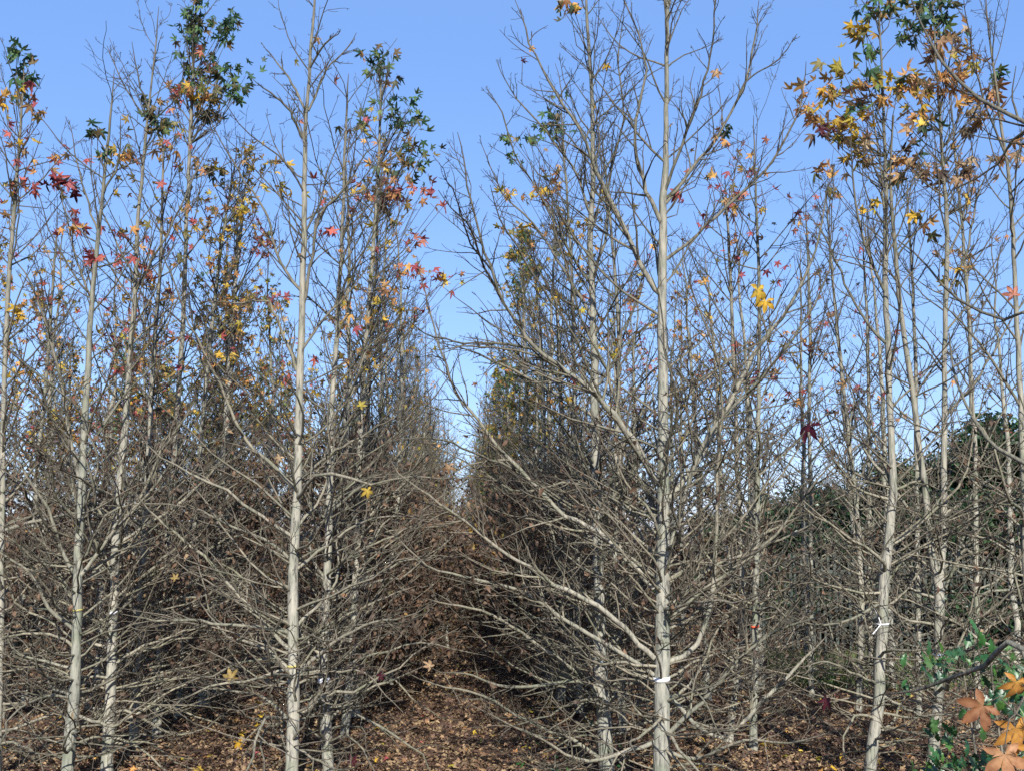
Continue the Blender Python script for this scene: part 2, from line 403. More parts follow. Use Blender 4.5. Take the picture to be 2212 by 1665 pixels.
def hero(idx, label, D, trunk, limbs=(), npri=55, zlo=.35, Lsc=.95, sec=6, ter=3, kind=None, clusters=(), single=(), extra=(), zhi=None, low=24, group="sweetgum trees standing nearest the camera"):
    rng = np.random.default_rng(1000 + idx)
    trunk = list(trunk); trunk[-1] = (trunk[-1][0], trunk[-1][1], 1.5)
    trunk = [(x_, y_, w_ * .86) for x_, y_, w_ in trunk]
    tr = trace(trunk, D); p0, p1 = tr[0], tr[1]
    if p0[2] > .02:   # run the trunk down to the soil
        dx = (p1[:3] - p0[:3]) / max(p1[2] - p0[2], .01); g = p0.copy(); g[:3] = p0[:3] - dx * p0[2] * .5; g[2] = -.02; g[3] *= 1.2
        tr = np.vstack([g, tr])
    base = tr[0, :3].copy(); base[2] = 0
    n = max(30, int((tr[-1, 2]) / .12)); T = resample(tr, n); TP, TR = T[:, :3], np.abs(T[:, 3]) * (1 + rng.normal(0, .02, n))
    TP[1:-1, :2] += rng.normal(0, .0025, (n - 2, 2))
    e = empty("sweetgum_tree", base, label, "tree", group)
    a = Acc(); tubes(a, TP, TR, 12)
    for st in extra:      # further stems of a forked trunk
        s = resample(trace(st[1], D, st[0]), 30); tubes(a, s[:, :3], s[:, 3], 10)
        extra_stem = s
    link("trunk", a.mesh("trunk", BARK, base), e)
    b = Acc(); tips = []
    for D2, pts in limbs:
        pts = [(x_, y_, w_ * .84) for x_, y_, w_ in pts]; pts[-1] = (pts[-1][0], pts[-1][1], 1.2)
        l = resample(trace(pts, D, D + D2), max(10, 2 * len(pts) + 4)); LP, LR = l[:, :3].copy(), np.maximum(np.abs(l[:, 3]), .0018)
        LP[1:] += rng.normal(0, .004, LP[1:].shape)
        la = Acc(); tubes(la, LP, LR, 7); link("limb", la.mesh("limb", BARK, base), e)
        ln = np.linalg.norm(LP[-1] - LP[0])
        Q, QR = kids(rng, LP[None], LR[None], int(6 + ln * 9), .12, .97, 28, 58, .30, 7, .13, .04); tubes(b, Q, QR, 5)
        W, WR = kids(rng, Q, QR, 4, .15, .97, 30, 60, .38, 5, .15, .05); tubes(b, W, WR, 3)
        tips += [W[:, -1], Q[:, -1]]
    P, R = primaries(rng, TP, TR, npri, zlo, min(zhi or 9, TP[-1, 2] - .1), LF, Lsc)
    crown(rng, b, P, R, sec, ter, 5, tips=tips)
    P, R = primaries(rng, TP, TR, low, .2, 1.9, LF, 1.05, wob=.22, n=12); R = R * 1.25; crown(rng, b, P, R, 6, 2, 5, tips=tips, wob2=.24)
    P, R = primaries(rng, TP, TR, low, .15, 2.2, LF, 1.1, wob=.13, n=10); crown(rng, b, P, R * .8, 5, 2, 4, tips=tips, wob2=.2)
    for st in extra:
        s = resample(trace(st[1], D, st[0]), 30); P, R = primaries(rng, s[:, :3], s[:, 3], 26, s[0, 2] + .3, s[-1, 2] - .1, LF, .7); crown(rng, b, P, R, sec, ter, 5, tips=tips)
    f = Acc(); T = np.concatenate(tips)
    foliage_on(rng, f, tips, [(.4, 2.7, .04 if D < 7.5 else (.07 if trunk[0][0] > 1450 else .5), {'brown': 12, 'tan': .4}, SHRED, (.022, .042), .8)])
    if kind: foliage_on(rng, f, tips, [(2.6, 5.2, kind[1] * 1.25, kind[0], STAR1, (.034, .062), .5)])
    ax = trace(trunk, D)
    for (x, y, rx, ry, m, mix) in clusters:
        c = pix(x, y, D); sx, sz = rx / F * D, ry / F * D
        # the twigs that carry the clump leave the stem below it
        k = max(2, m // 5); away = float(np.min(np.linalg.norm(TP[:, :2] - c[:2], axis=1))); tz = np.clip(c[2] - sz * .6 - rng.uniform(.1, .4, k) - away * .9, TP[0, 2] + .3, TP[-1, 2] - .02)
        j = np.clip(np.searchsorted(TP[:, 2], tz), 1, len(TP) - 1); S = TP[j]
        E = c + rng.normal(0, 1, (k, 3)) * np.array([sx, max(sx, .08), sz]) * .55
        mid = (S + E) / 2 + np.array([0, 0, -.10]) * (.5 + away) + rng.normal(0, .03, (k, 3))
        pl = np.stack([S, S * .45 + mid * .55, mid, mid * .45 + E * .55, E], 1); tubes(b, pl, np.linspace(.005, .0018, 5)[None].repeat(k, 0), 4)
        bi = rng.integers(0, k, m); E2 = E[bi] + rng.normal(0, 1, (m, 3)) * np.array([sx, max(sx, .07), sz]) * .5
        out = E2 - c; out[:, 2] = out[:, 2] * .3 - .12
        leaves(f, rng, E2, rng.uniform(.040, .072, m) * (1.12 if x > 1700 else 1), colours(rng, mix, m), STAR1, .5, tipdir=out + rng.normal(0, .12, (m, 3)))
    cr = link("crown", b.mesh("crown", BARK, base), e)
    if f.n: link("foliage", f.mesh("foliage", LEAF, base, attr='tint'), cr)
    for (x, y, w, dd, cn, lab) in single:
        lone_leaf(rng, e, base, x, y, w, D + dd, cn, lab, T, TP)
    return e, TP, TR

def lone_leaf(rng, e, base, x, y, w, D, cn, lab, T, TP, facing=.9):
    c = pix(x, y, D); s = w / F * D * .5; la = Acc()
    toward = np.array([0, -1., .15]) * facing + rng.normal(0, .5, 3)
    tip = np.array([rng.normal(0, .6), 0, -.8 if rng.random() < .7 else .6])
    leaves(la, rng, c[None], s, colours(rng, {cn: 1}, 1), STAR2, .32, tipdir=tip[None], normal=toward[None])
    o = link("leaf", la.mesh("leaf", LEAF, base, attr='tint'), e); tag(o, lab)
    j = np.argmin(np.linalg.norm(T - c, axis=1) + (T[:, 1] > D + .5) * .2); S = T[j]
    mid = (S + c) / 2 + np.array([0, 0, .05]); ta = Acc()
    tubes(ta, np.array([S, (S + mid) / 2, mid, (mid + c) / 2, c]), np.linspace(.0028, .0012, 5), 4)
    link("petiole", ta.mesh("petiole", BARK, base), o)

HERO = {}
exec_heroes = True

G, Y, O, RD, OL = {'green': 5, 'dark': 2}, {'yellow': 4, 'olive': 1}, {'orange': 3, 'olive': 2, 'yellow': 1}, {'red': 4, 'orange': 1}, {'olive': 3, 'dark': 2, 'orange': 1}

HERO['main'] = hero(1, "thickest-trunked sweetgum, white tape band low on it, grey limbs spreading over the aisle", 6.3,
 [(1428,1690,44),(1430,1550,40),(1431,1400,37),(1431,1250,34),(1433,1100,31),(1432,950,28),(1431,800,26),(1430,680,24),(1432,550,22),(1432,430,20),(1438,330,15),(1440,180,12),(1441,60,11),(1443,-60,9),(1446,-250,5)],
 limbs=[
 (-.55, [(1416,1040,17),(1400,1005,15),(1356,933,14),(1272,839,13),(1218,798,12),(1154,748,10),(1121,704,9),(1087,654,8),(1064,587,7),(1050,547,7),(1030,480,6),(1013,420,5),(1000,336,4),(988,286,3)]),
 (-.35, [(1412,1457,12),(1339,1408,11),(1272,1368,11),(1215,1334,10),(1168,1301,9),(1097,1267,8),(1030,1250,7),(970,1237,6),(926,1224,5),(869,1173,4),(815,1126,3)]),
 (-.8, [(1412,1420,15),(1380,1392,14),(1349,1355,13),(1289,1308,13),(1232,1277,12),(1198,1264,12),(1138,1220,10),(1087,1193,9),(1037,1150,8),(976,1106,7),(909,1057,6),(862,1023,5),(832,976,3)]),
 (-.2, [(1412,1270,15),(1363,1217,15),(1316,1166,14),(1255,1126,12),(1211,1106,11),(1168,1057,10),(1121,1013,10),(1070,956,9),(1037,912,8),(1000,869,7),(976,832,6),(966,788,6),(943,734,5),(922,647,4),(899,553,3)]),
 (-.9, [(1087,654,7),(1042,565,6),(1020,500,5),(987,463,4),(947,413,3)]),
 (-1.0, [(1064,587,6),(1015,525,5),(992,450,4),(970,395,3),(949,353,3)]),
 (-.9, [(1180,765,8),(1120,748,7),(1050,742,6),(980,738,5),(930,725,4),(880,690,3)]),
 (-.7, [(1240,815,8),(1150,765,6),(1060,752,5),(1000,748,4),(950,765,3)]),
 (-.8, [(1300,860,8),(1240,730,6),(1170,620,5),(1120,540,5),(1080,470,4),(1060,400,3)]),
 (-.5, [(1350,930,8),(1310,800,7),(1260,700,6),(1230,600,5),(1200,500,4),(1190,420,3)]),
 (-.9, [(1120,1015,8),(1040,985,6),(960,950,5),(900,945,4),(840,955,3)]),
 (.3, [(1445,1075,17),(1469,1050,15),(1519,973,14),(1566,889,13),(1637,754,11),(1697,674,9),(1738,603,8),(1758,553,6),(1775,470,5),(1791,387,3)]),
 (-.4, [(1448,1180,13),(1500,1000,11),(1553,909,11),(1620,845,9),(1670,788,8),(1724,714,6),(1771,637,5),(1791,553,4),(1801,353,3)]),
 (-.6, [(1440,1430,14),(1482,1412,14),(1520,1360,12),(1542,1250,11),(1548,1120,9),(1552,1000,8),(1560,860,7),(1540,740,6),(1490,620,4),(1475,520,3)]),
 (-.4, [(1432,640,15),(1399,602,14),(1332,459,11),(1289,373,9),(1258,291,8),(1211,218,7),(1188,179,6),(1160,130,5),(1138,78,5),(1114,0,3)]),
 (-.3, [(1432,490,13),(1393,408,11),(1383,369,10),(1372,311,8),(1376,250,8),(1395,160,6),(1380,80,4),(1349,0,4),(1340,-60,3)]),
 (-.5, [(1434,420,9),(1469,323,8),(1502,235,7),(1520,180,6),(1536,108,5),(1546,0,4),(1550,-60,3)]),
 (.1, [(1438,440,10),(1502,356,8),(1549,296,7),(1593,218,7),(1610,178,6),(1630,84,5),(1640,0,4)]),
 (-.2, [(1593,218,6),(1610,178,5),(1640,155,4),(1670,138,4),(1700,107,3),(1722,74,3)]),
 (-.3, [(1440,560,10),(1499,514,8),(1569,447,8),(1630,390,7),(1677,336,6),(1724,245,5),(1735,190,4),(1741,134,3)]),
 (.2, [(1440,1500,13),(1553,1590,10),(1654,1509,10),(1721,1441,8),(1791,1367,5)]),
 (-.5, [(1440,1350,12),(1500,1290,10),(1580,1230,9),(1680,1150,7),(1760,1040,5),(1810,985,3)]),
 (-.5, [(1448,1580,12),(1530,1500,10),(1600,1420,8),(1680,1360,7),(1770,1330,4),(1830,1290,3)]),
 (-.3, [(1444,1310,10),(1530,1230,9),(1620,1190,7),(1720,1150,5),(1800,1095,3)]),
 (.1, [(1416,1150,9),(1330,1080,7),(1230,1040,6),(1120,1060,5),(1010,1000,4),(905,945,3)]),
 (-.7, [(1415,1600,12),(1330,1630,9),(1250,1640,8),(1180,1600,6),(1090,1560,4),(1000,1510,3)]),
 (-.7, [(1440,1620,11),(1510,1640,9),(1600,1600,7),(1720,1600,5),(1830,1570,3)]),
 ], low=40, npri=46, Lsc=1.05, zlo=.4, sec=7,
 clusters=[(1550,293,22,14,4,{'orange':1}), (1580,265,14,14,4,{'green':2}), (1470,410,14,20,3,{'red':1,'orange':1})],
 single=[(1636,622,72,-.5,'yellow',"large bright yellow star-shaped leaf"),(1655,648,56,-.45,'yellow',"yellow leaf overlapping the largest one"), (1752,915,80,-1.0,'wine',"big dark wine-red leaf hanging in shade"),
  (1545,153,38,-.2,'orange',"curled orange leaf high on a thin twig"), (1452,268,30,0,'yellow',None), (1228,858,24,-.4,'yellow',None), (1130,128,28,-.2,'wine',None), (1148,103,24,-.2,'orange',None),
  (1780,1508,50,-.7,'wine',"purple-red leaf above the litter"), (970,1003,38,-.8,'tan',"dried pinkish leaf hanging limp over the aisle"), (1255,668,26,-.2,'yellow',None), (930,1440,36,-.7,'tan',None)])

HERO['second'] = hero(2, "sweetgum with a pale blue band, left of the thickest trunk, orange clump on top", 6.9,
 [(1312,1690,38),(1305,1550,36),(1297,1430,32),(1294,1250,26),(1288,1050,23),(1285,900,21),(1283,780,20),(1280,650,17),(1275,520,15),(1280,400,13),(1280,260,11),(1276,150,9),(1268,40,8),(1266,-80,5)],
 limbs=[(-.9, [(1300,1500,11),(1255,1458,10),(1205,1421,10),(1144,1378,9),(1111,1355,8),(1047,1321,7),(970,1304,5),(920,1290,3)]),
  (-.6, [(1305,1570,11),(1272,1476,9),(1205,1475,9),(1148,1482,8),(1070,1479,7),(1020,1458,5),(943,1450,3)]),
  (-.5, [(1300,1640,11),(1240,1600,10),(1180,1575,8),(1110,1540,7),(1040,1500,6),(950,1480,4),(880,1455,3)]),
  (.2, [(1288,1110,10),(1330,1060,8),(1345,960,7),(1390,880,6),(1400,780,4),(1420,700,3)]),
  (-.2, [(1283,700,9),(1240,620,8),(1190,540,6),(1140,470,5),(1085,415,4),(1035,300,3)]),
  (-.1, [(1280,620,8),(1230,540,6),(1180,440,5),(1110,330,4),(1090,250,4),(1050,190,3)]),
  (-.2, [(1282,480,8),(1240,370,6),(1165,265,5),(1120,220,4),(1070,130,3)]),
  (.2, [(1284,600,8),(1310,500,7),(1318,380,6),(1345,260,5),(1335,120,4),(1350,40,3)]),
  (-.3, [(1285,900,10),(1200,850,8),(1110,800,7),(1020,760,5),(950,740,3)]),
 ], low=36, npri=60, Lsc=1.05, sec=7, clusters=[(1225,12,24,16,8,{'orange':3,'yellow':1}),(1235,30,18,14,6,{'dark':3}),(1170,410,20,20,7,O),(1095,488,22,14,6,Y)],
 single=[(1285,225,26,0,'yellow',None),(1310,140,30,.1,'yellow',None)])

HERO['aisle_left'] = hero(3, "straight bare-topped sweetgum with a yellow band, first trunk left of the aisle", 6.4,
 [(630,1690,34),(632,1560,31),(634,1437,28),(633,1300,26),(636,1180,24),(642,1050,22),(645,920,20),(649,780,19),(653,650,17),(657,520,15),(658,400,13),(660,290,11),(666,190,9),(673,90,8),(680,0,6),(685,-90,4)],
 limbs=[(-.4, [(636,1052,11),(588,1006,10),(537,956,9),(504,899,8),(480,838,7),(437,754,6),(396,670,5),(370,587,4),(345,540,3)]),
  (-.1, [(640,800,9),(625,754,8),(588,670,7),(571,650,6),(504,654,4),(440,650,3)]),
  (-.1, [(652,630,9),(622,593,8),(600,550,7),(571,453,6),(524,386,5),(487,319,4),(440,235,3)]),
  (-.3, [(655,300,8),(622,235,6),(588,205,5),(544,170,3)]),
  (.2, [(660,240,7),(628,175,6),(598,134,4),(564,94,3)]),
  (-.2, [(668,150,6),(706,91,5),(739,67,3)]),
  (.2, [(666,240,7),(706,151,5),(743,111,4),(770,70,3)]),
  (-.2, [(645,1397,9),(699,1355,8),(743,1331,7),(830,1290,5),(900,1265,3)]),
  (-.5, [(645,1462,11),(672,1429,10),(743,1375,8),(800,1345,6),(880,1330,4),(940,1300,3)]),
  (-.5, [(622,1365,10),(571,1355,9),(487,1348,8),(403,1338,7),(336,1338,6),(262,1321,4)]),
  (-.3, [(622,1400,11),(575,1350,10),(538,1307,10),(487,1254,9),(437,1197,8),(386,1156,7),(329,1106,5),(290,1060,3)]),
  (-.2, [(622,1203,9),(588,1173,8),(544,1153,7),(487,1130,6),(444,1106,5),(390,1080,3)]),
  (-.3, [(648,1034,9),(706,987,8),(743,963,7),(800,930,5),(870,890,3)]),
  (0, [(650,760,8),(700,690,7),(745,640,5),(800,570,3)]),
  (.2, [(620,1550,8),(560,1500,7),(480,1490,5),(380,1480,3)]),
  (-.3, [(655,660,10),(672,560,8),(690,470,8),(735,420,6),(780,350,4),(830,290,3)]),
 ], npri=34, Lsc=.85, sec=5,
 clusters=[(712,505,14,14,5,RD), (600,410,25,20,6,Y)],
 single=[(613,692,22,-.2,'tan',None),(605,985,32,-.4,'tan',"pale dried leaf beside the trunk"),(778,878,32,-.5,'yellow',"bright yellow leaf over the aisle side"),(793,1055,40,-.5,'yellow',"dull yellow leaf hanging"),(380,1250,26,-.4,'olive',None),(515,1600,34,-.4,'yellow',"ochre leaf just above the litter"),(500,1466,44,0,'olive',None),(825,1455,30,-.6,'wine',None),(760,1648,34,-.4,'wine',None)])

HERO['aisle_next'] = hero(4, "sweetgum with white tape, close behind the yellow-banded first trunk left of the aisle", 6.9,
 [(712,1690,28),(703,1540,27),(699,1450,24),(705,1300,21),(710,1150,19),(713,1000,17),(717,880,15),(726,760,13),(733,620,11),(740,480,9),(744,350,7),(750,220,5),(753,160,4)],
 limbs=[(-.3, [(702,1420,9),(650,1370,8),(590,1310,7),(520,1240,6),(460,1210,4)]), (.3, [(716,900,8),(760,850,6),(790,760,5),(850,700,3)]),
  (.1, [(712,1100,9),(765,1040,7),(830,970,6),(880,900,4),(925,840,3)]),(-.3, [(708,1560,9),(770,1500,8),(840,1470,6),(930,1430,4)]),(0, [(705,1240,8),(780,1190,6),(860,1150,5),(940,1110,3)])],
 low=30, npri=52, kind=({'red': 2, 'orange': 2, 'yellow': 2, 'olive': 2}, .03))

HERO['leafy_left'] = hero(5, "leafy-topped sweetgum left of the aisle, green clumps above bright red leaves", 8.4,
 [(742,1600,22),(758,1440,20),(768,1250,17),(773,1080,15),(783,850,13),(797,650,11),(812,450,9),(820,300,7),(822,180,6),(822,130,4)], npri=62,
 clusters=[(820,145,28,28,40,G),(835,172,10,10,3,{'orange':1}),(872,265,36,30,48,G),(900,330,30,40,26,{'dark':2,'green':2,'olive':1}),(855,340,48,60,60,OL),(840,420,40,50,30,OL),(775,275,20,30,12,{'olive':1,'green':1}),(860,420,60,14,30,RD),(800,405,40,16,18,RD),(912,412,16,18,7,RD),(945,455,14,14,4,RD),(880,520,30,14,9,RD),(930,600,48,16,16,RD),(870,590,30,20,9,RD),(850,640,30,12,10,{'orange':2,'yellow':2}),(870,680,14,14,4,{'yellow':1}),(975,605,14,14,4,{'yellow':1})],
 kind=({'red': 2, 'orange': 3, 'yellow': 2, 'olive': 4}, .07))

HERO['left_front'] = hero(6, "pale leaning sweetgum with a thin yellow band, nearest trunk at left", 6.7,
 [(146,1665,31),(152,1590,29),(163,1460,25),(166,1330,23),(168,1220,22),(174,1100,21),(181,960,18),(188,830,16),(199,660,13),(212,520,11),(226,380,8),(238,260,6),(247,150,4)],
 limbs=[(-.3, [(161,1236,11),(134,1190,10),(114,1123,8),(80,1060,7),(40,1000,5),(0,960,3)]),
  (-.2, [(172,1040,10),(150,935,9),(144,906,8),(124,788,7),(97,697,6),(60,600,4),(20,540,3)]),
  (-.3, [(172,1246,12),(202,1207,11),(232,1166,10),(285,1106,8),(340,1040,6),(400,960,4),(440,880,3)]),
  (-.4, [(158,1358,10),(101,1307,9),(67,1240,8),(0,1193,6),(-60,1150,3)]),
  (.3, [(178,1000,8),(215,930,7),(262,860,6),(330,790,4),(380,740,3)]),
  (-.3, [(160,1400,9),(110,1370,7),(40,1370,6),(-20,1380,4)]),
  (-.3, [(170,1545,8),(215,1560,8),(250,1565,6),(300,1530,5),(350,1490,3)]),
  (.1, [(200,650,7),(165,560,5),(145,470,4),(130,400,3)]),(.1, [(214,510,6),(185,420,5),(165,350,4),(150,260,3)]),(-.1, [(222,420,6),(255,350,5),(262,250,3)])],
 npri=38, Lsc=.85, sec=5, clusters=[(213,278,16,16,12,G),(232,320,20,14,6,{'olive':1,'green':1}),(155,480,28,12,12,RD),(190,560,20,16,7,RD)])

HERO['left_second'] = hero(7, "sweetgum with a white tag, second trunk of the left-hand row, stem swelling midway", 7.04,
 [(232,1643,29),(238,1500,26),(242,1400,24),(246,1290,22),(250,1180,22),(258,1060,21),(268,940,18),(277,820,14),(285,720,13),(293,590,11),(301,450,9),(314,300,7),(325,200,5),(335,100,4),(343,15,3)],
 limbs=[(-.2, [(252,1160,10),(300,1080,8),(345,980,7),(400,900,5),(440,820,3)]),(.2, [(290,640,7),(330,560,6),(380,470,5),(420,380,4),(460,300,3)]),
  (-.2, [(322,240,5),(300,170,4),(284,90,3)]),(.1, [(320,260,5),(270,190,4),(232,100,3)]),(.1, [(327,190,4),(335,130,3),(350,70,3)]),(-.2, [(318,275,5),(360,235,4),(410,190,3)]),
  (0, [(292,600,6),(250,520,5),(215,440,4),(190,330,3)]),(-.2, [(248,1290,9),(300,1250,8),(370,1190,6),(430,1130,4)]),(0, [(240,1440,8),(300,1400,7),(380,1370,5),(450,1340,3)])],
 npri=46, Lsc=.85, clusters=[(320,240,16,26,20,{'dark':2,'olive':1}),(350,265,20,20,18,{'dark':2,'green':1,'olive':1}),(270,330,26,30,18,O),(115,400,30,18,18,{'wine':2,'red':1})],
 kind=({'red': 2, 'orange': 2, 'yellow': 1, 'olive': 2}, .03))

HERO['row3'] = hero(8, "slender sweetgum, third trunk of the left-hand row, scattered red and olive leaves", 7.9,
 [(290,1592,24),(296,1450,21),(306,1250,17),(318,1050,15),(325,900,13),(333,750,11),(345,600,9),(350,450,7),(352,330,5),(350,280,4)], npri=62, kind=({'red': 3, 'orange': 2, 'yellow': 1, 'olive': 3}, .07),
 clusters=[(360,330,20,20,14,O),(280,560,30,20,12,RD)])
HERO['row4'] = hero(9, "tallest leafy sweetgum of the left-hand row, dense green column of leaves at its top", 8.3,
 [(340,1572,22),(345,1450,20),(356,1250,17),(372,1060,15),(383,880,13),(395,690,12),(402,500,10),(410,320,9),(418,150,7),(424,0,5),(426,-60,3)], npri=60,
 clusters=[(425,60,24,60,80,G),(420,150,30,36,46,G),(485,45,26,26,30,G),(490,75,16,20,14,G),(498,165,30,34,48,G),(510,205,20,24,20,{'green':2,'dark':2}),(405,200,30,26,24,{'red':1,'orange':2,'olive':1}),(445,110,20,30,8,RD),(450,235,30,20,34,{'dark':3,'olive':1}),(430,205,34,20,24,{'yellow':2,'orange':1,'olive':1}),(385,215,12,18,8,{'red':1})],
 kind=({'orange': 3, 'yellow': 2, 'olive': 3}, .07))
HERO['row5'] = hero(10, "sweetgum, fifth trunk of the left-hand row, yellow and olive leaves spread through its crown", 9.14,
 [(388,1530,19),(398,1400,17),(408,1250,15),(425,1060,13),(440,880,12),(460,680,10),(480,520,8),(500,400,6),(512,330,4)], npri=62,
 clusters=[(540,340,34,16,24,{'orange':1,'olive':2,'yellow':2}),(550,385,26,30,24,Y),(530,445,20,24,20,Y),(460,380,30,30,20,OL)], kind=({'orange': 3, 'yellow': 3, 'olive': 4}, .1))
HERO['row6'] = hero(11, "stout-based sweetgum, sixth trunk of the left-hand row, behind the ochre litter", 9.78,
 [(440,1506,27),(452,1400,24),(463,1280,19),(476,1100,16),(488,930,16),(498,780,15),(510,600,10),(524,460,7),(530,400,5)], npri=60, kind=({'orange': 3, 'red': 2, 'olive': 4}, .1),
 clusters=[(575,520,30,18,20,RD),(560,640,36,20,22,RD),(510,740,24,18,12,{'red':2,'orange':2})])
HERO['edge'] = hero(12, "sweetgum at the left edge with a small green tuft at its tip", 7.0,
 [(-5,1600,22),(0,1400,19),(3,1150,16),(6,1000,14),(10,820,12),(17,620,11),(27,500,10),(38,360,8),(45,250,6),(50,170,4),(50,130,3)], npri=50, Lsc=.8,
 clusters=[(50,140,22,34,34,G),(32,190,14,20,10,{'yellow':2,'green':1}),(10,215,18,10,10,O),(90,240,14,14,6,O),(40,385,24,14,12,{'olive':1,'red':1}),(15,415,10,10,4,{'yellow':1}),(130,400,14,10,5,{'wine':1}),(40,680,20,10,6,{'yellow':1})], kind=({'red': 3, 'orange': 2, 'yellow': 1}, .03))
HERO['lean'] = hero(13, "sweetgum whose thin trunk slants in from the ground at the left edge", 9.1,
 [(4,1530,19),(24,1442,17),(50,1307,15),(64,1207,13),(73,1123,12),(82,990,10),(97,855,9),(108,700,8),(118,560,6),(125,460,4)], npri=58, kind=({'red': 2, 'orange': 2, 'yellow': 2, 'olive': 2}, .09))

HERO['tied'] = hero(14, "sweetgum tied with bright white string, yellow leaves and green tuft on top", 6.8,
 [(1876,1690,30),(1884,1620,29),(1896,1530,28),(1900,1441,27),(1906,1358,27),(1907,1273,26),(1916,1200,24),(1922,1139,22),(1930,1060,20),(1925,950,17),(1922,855,16),(1918,740,15),(1913,640,14),(1913,520,12),(1914,400,10),(1911,300,8),(1905,150,6),(1899,34,5),(1897,-20,3)],
 limbs=[(-.3, [(1916,640,9),(1880,560,7),(1850,450,6),(1840,340,4),(1835,250,3)]),(.1, [(1912,740,9),(1860,680,7),(1820,600,6),(1780,510,5),(1740,460,3)]),
  (-.3, [(1905,1300,8),(1850,1330,7),(1780,1350,5),(1700,1330,3)]),(.1, [(1905,1270,8),(1960,1200,6),(2030,1170,5),(2110,1120,3)]),(0, [(1914,480,7),(1902,360,5),(1885,240,4),(1868,150,3)]),
  (-.3, [(1900,1480,7),(1840,1450,6),(1780,1430,5),(1720,1440,3)]),(-.2, [(1905,1500,8),(1960,1530,6),(2030,1560,4)])],
 npri=34, Lsc=.9, sec=5,
 clusters=[(1890,15,42,20,30,{'green':3,'olive':1}),(1880,55,26,14,14,{'olive':1,'yellow':2}),(1872,102,20,12,8,{'green':1}),(1800,200,44,34,26,{'orange':2,'yellow':2,'olive':1}),(1850,175,46,24,26,{'yellow':3,'olive':2,'green':1}),(1810,255,44,20,22,{'yellow':2,'orange':2,'green':1}),(1845,275,30,26,20,{'yellow':2,'tan':2}),(1880,225,40,26,20,{'orange':2,'tan':1}),(1770,290,18,14,8,{'brown':1,'wine':1}),(1745,245,22,14,8,{'yellow':1,'orange':1}),(1720,205,12,10,3,{'brown':1,'orange':1}),(1870,320,20,14,9,{'tan':2,'yellow':1}),(1900,440,22,14,6,{'yellow':2}),(1940,395,20,30,12,{'orange':1,'tan':1,'dark':1}),(1800,400,30,20,10,O)], low=15)
HERO['forked'] = hero(15, "pale smooth sweetgum forking into two stems at shoulder height, near the right edge", 6.9,
 [(2010,1690,30),(2014,1640,28),(2024,1540,25),(2028,1450,24),(2029,1360,24),(2028,1290,24),(2032,1220,20),(2037,1160,17),(2040,1060,16),(2040,920,14),(2040,760,12),(2043,620,12),(2046,520,11),(2040,400,9),(2030,250,7),(2020,100,5),(2014,10,4),(2013,-30,3)],
 extra=[(6.75, [(2026,1262,17),(2014,1205,16),(2004,1130,15),(1999,1057,14),(1986,973,13),(1973,855,12),(1955,740,11),(1942,637,10),(1934,540,9),(1925,430,7),(1925,330,5),(1930,250,4)])],
 limbs=[(-.2, [(2034,1290,8),(2080,1190,6),(2140,1120,5),(2212,1060,3)]),(-.3, [(2030,1500,8),(2060,1420,7),(2100,1300,5),(2110,1200,3)]),(.1, [(2045,640,7),(2090,540,6),(2110,430,5),(2150,330,3)]),(0, [(2044,560,7),(2080,470,5),(2100,350,4),(2090,250,3)]),(0, [(2040,900,8),(2110,820,6),(2170,720,5),(2212,640,3)])],
 npri=34, Lsc=.85, sec=5,
 clusters=[(2020,15,40,18,34,{'green':1,'dark':1}),(1965,60,28,20,20,{'green':3,'dark':1}),(2045,45,24,14,12,{'green':1}),(2065,70,20,12,6,{'orange':1,'tan':1}),(2060,110,30,24,20,{'orange':1,'green':1,'tan':1}),(2070,150,36,30,26,{'orange':3,'yellow':1}),(2080,205,44,26,30,{'orange':3,'tan':1}),(2010,190,34,30,22,{'tan':1,'orange':2,'dark':1}),(1955,200,26,26,16,{'yellow':3,'olive':2}),(1990,250,40,26,22,{'yellow':1,'dark':1,'orange':1}),(2150,160,22,10,6,{'green':1}),(2155,205,24,12,6,{'green':1,'orange':1}),(2110,260,40,20,20,{'tan':3,'orange':1}),(2170,310,24,24,14,{'orange':2,'tan':1}),(2030,360,36,20,16,{'brown':1,'tan':1}),(1960,330,30,30,18,{'brown':1,'orange':1,'dark':1}),(2085,375,22,16,8,{'yellow':1,'tan':2}),(1995,470,26,20,8,O),(2075,560,26,30,10,{'yellow':1,'olive':2})],
 single=[(2090,425,55,-.8,'yellow',"large yellow-orange leaf above the forked stems"),(2068,385,40,-.4,'tan',None),(2190,640,50,-1.0,'red',"red leaf at the right edge")], low=15)
HERO['r17'] = hero(16, "slim sweetgum with a small red tag, standing alone right of the thick-trunked sweetgum", 7.9,
 [(1627,1592,20),(1629,1441,18),(1632,1300,16),(1635,1150,13),(1637,980,12),(1639,820,10),(1640,650,9),(1635,480,7),(1630,350,5),(1628,250,3)], npri=58, kind=({'orange': 2, 'red': 3, 'yellow': 1, 'olive': 2}, .05), low=15)
HERO['r18'] = hero(17, "slim sweetgum curving at its foot, beside the red-tagged one", 8.2,
 [(1576,1575,18),(1590,1480,17),(1598,1400,16),(1601,1290,14),(1600,1150,12),(1592,980,11),(1585,800,10),(1578,600,8),(1570,450,6),(1565,380,4)], npri=58, kind=({'orange': 2, 'red': 3, 'olive': 2}, .07), low=15)
HERO['r19'] = hero(18, "shaded sweetgum behind the string-tied one, branches low and dark", 9.5,
 [(1855,1518,16),(1858,1400,15),(1861,1290,14),(1850,1100,12),(1832,930,10),(1815,780,9),(1803,650,7),(1790,500,5),(1785,420,3)], npri=60, kind=({'orange': 1, 'red': 1, 'brown': 2}, .03), low=15)
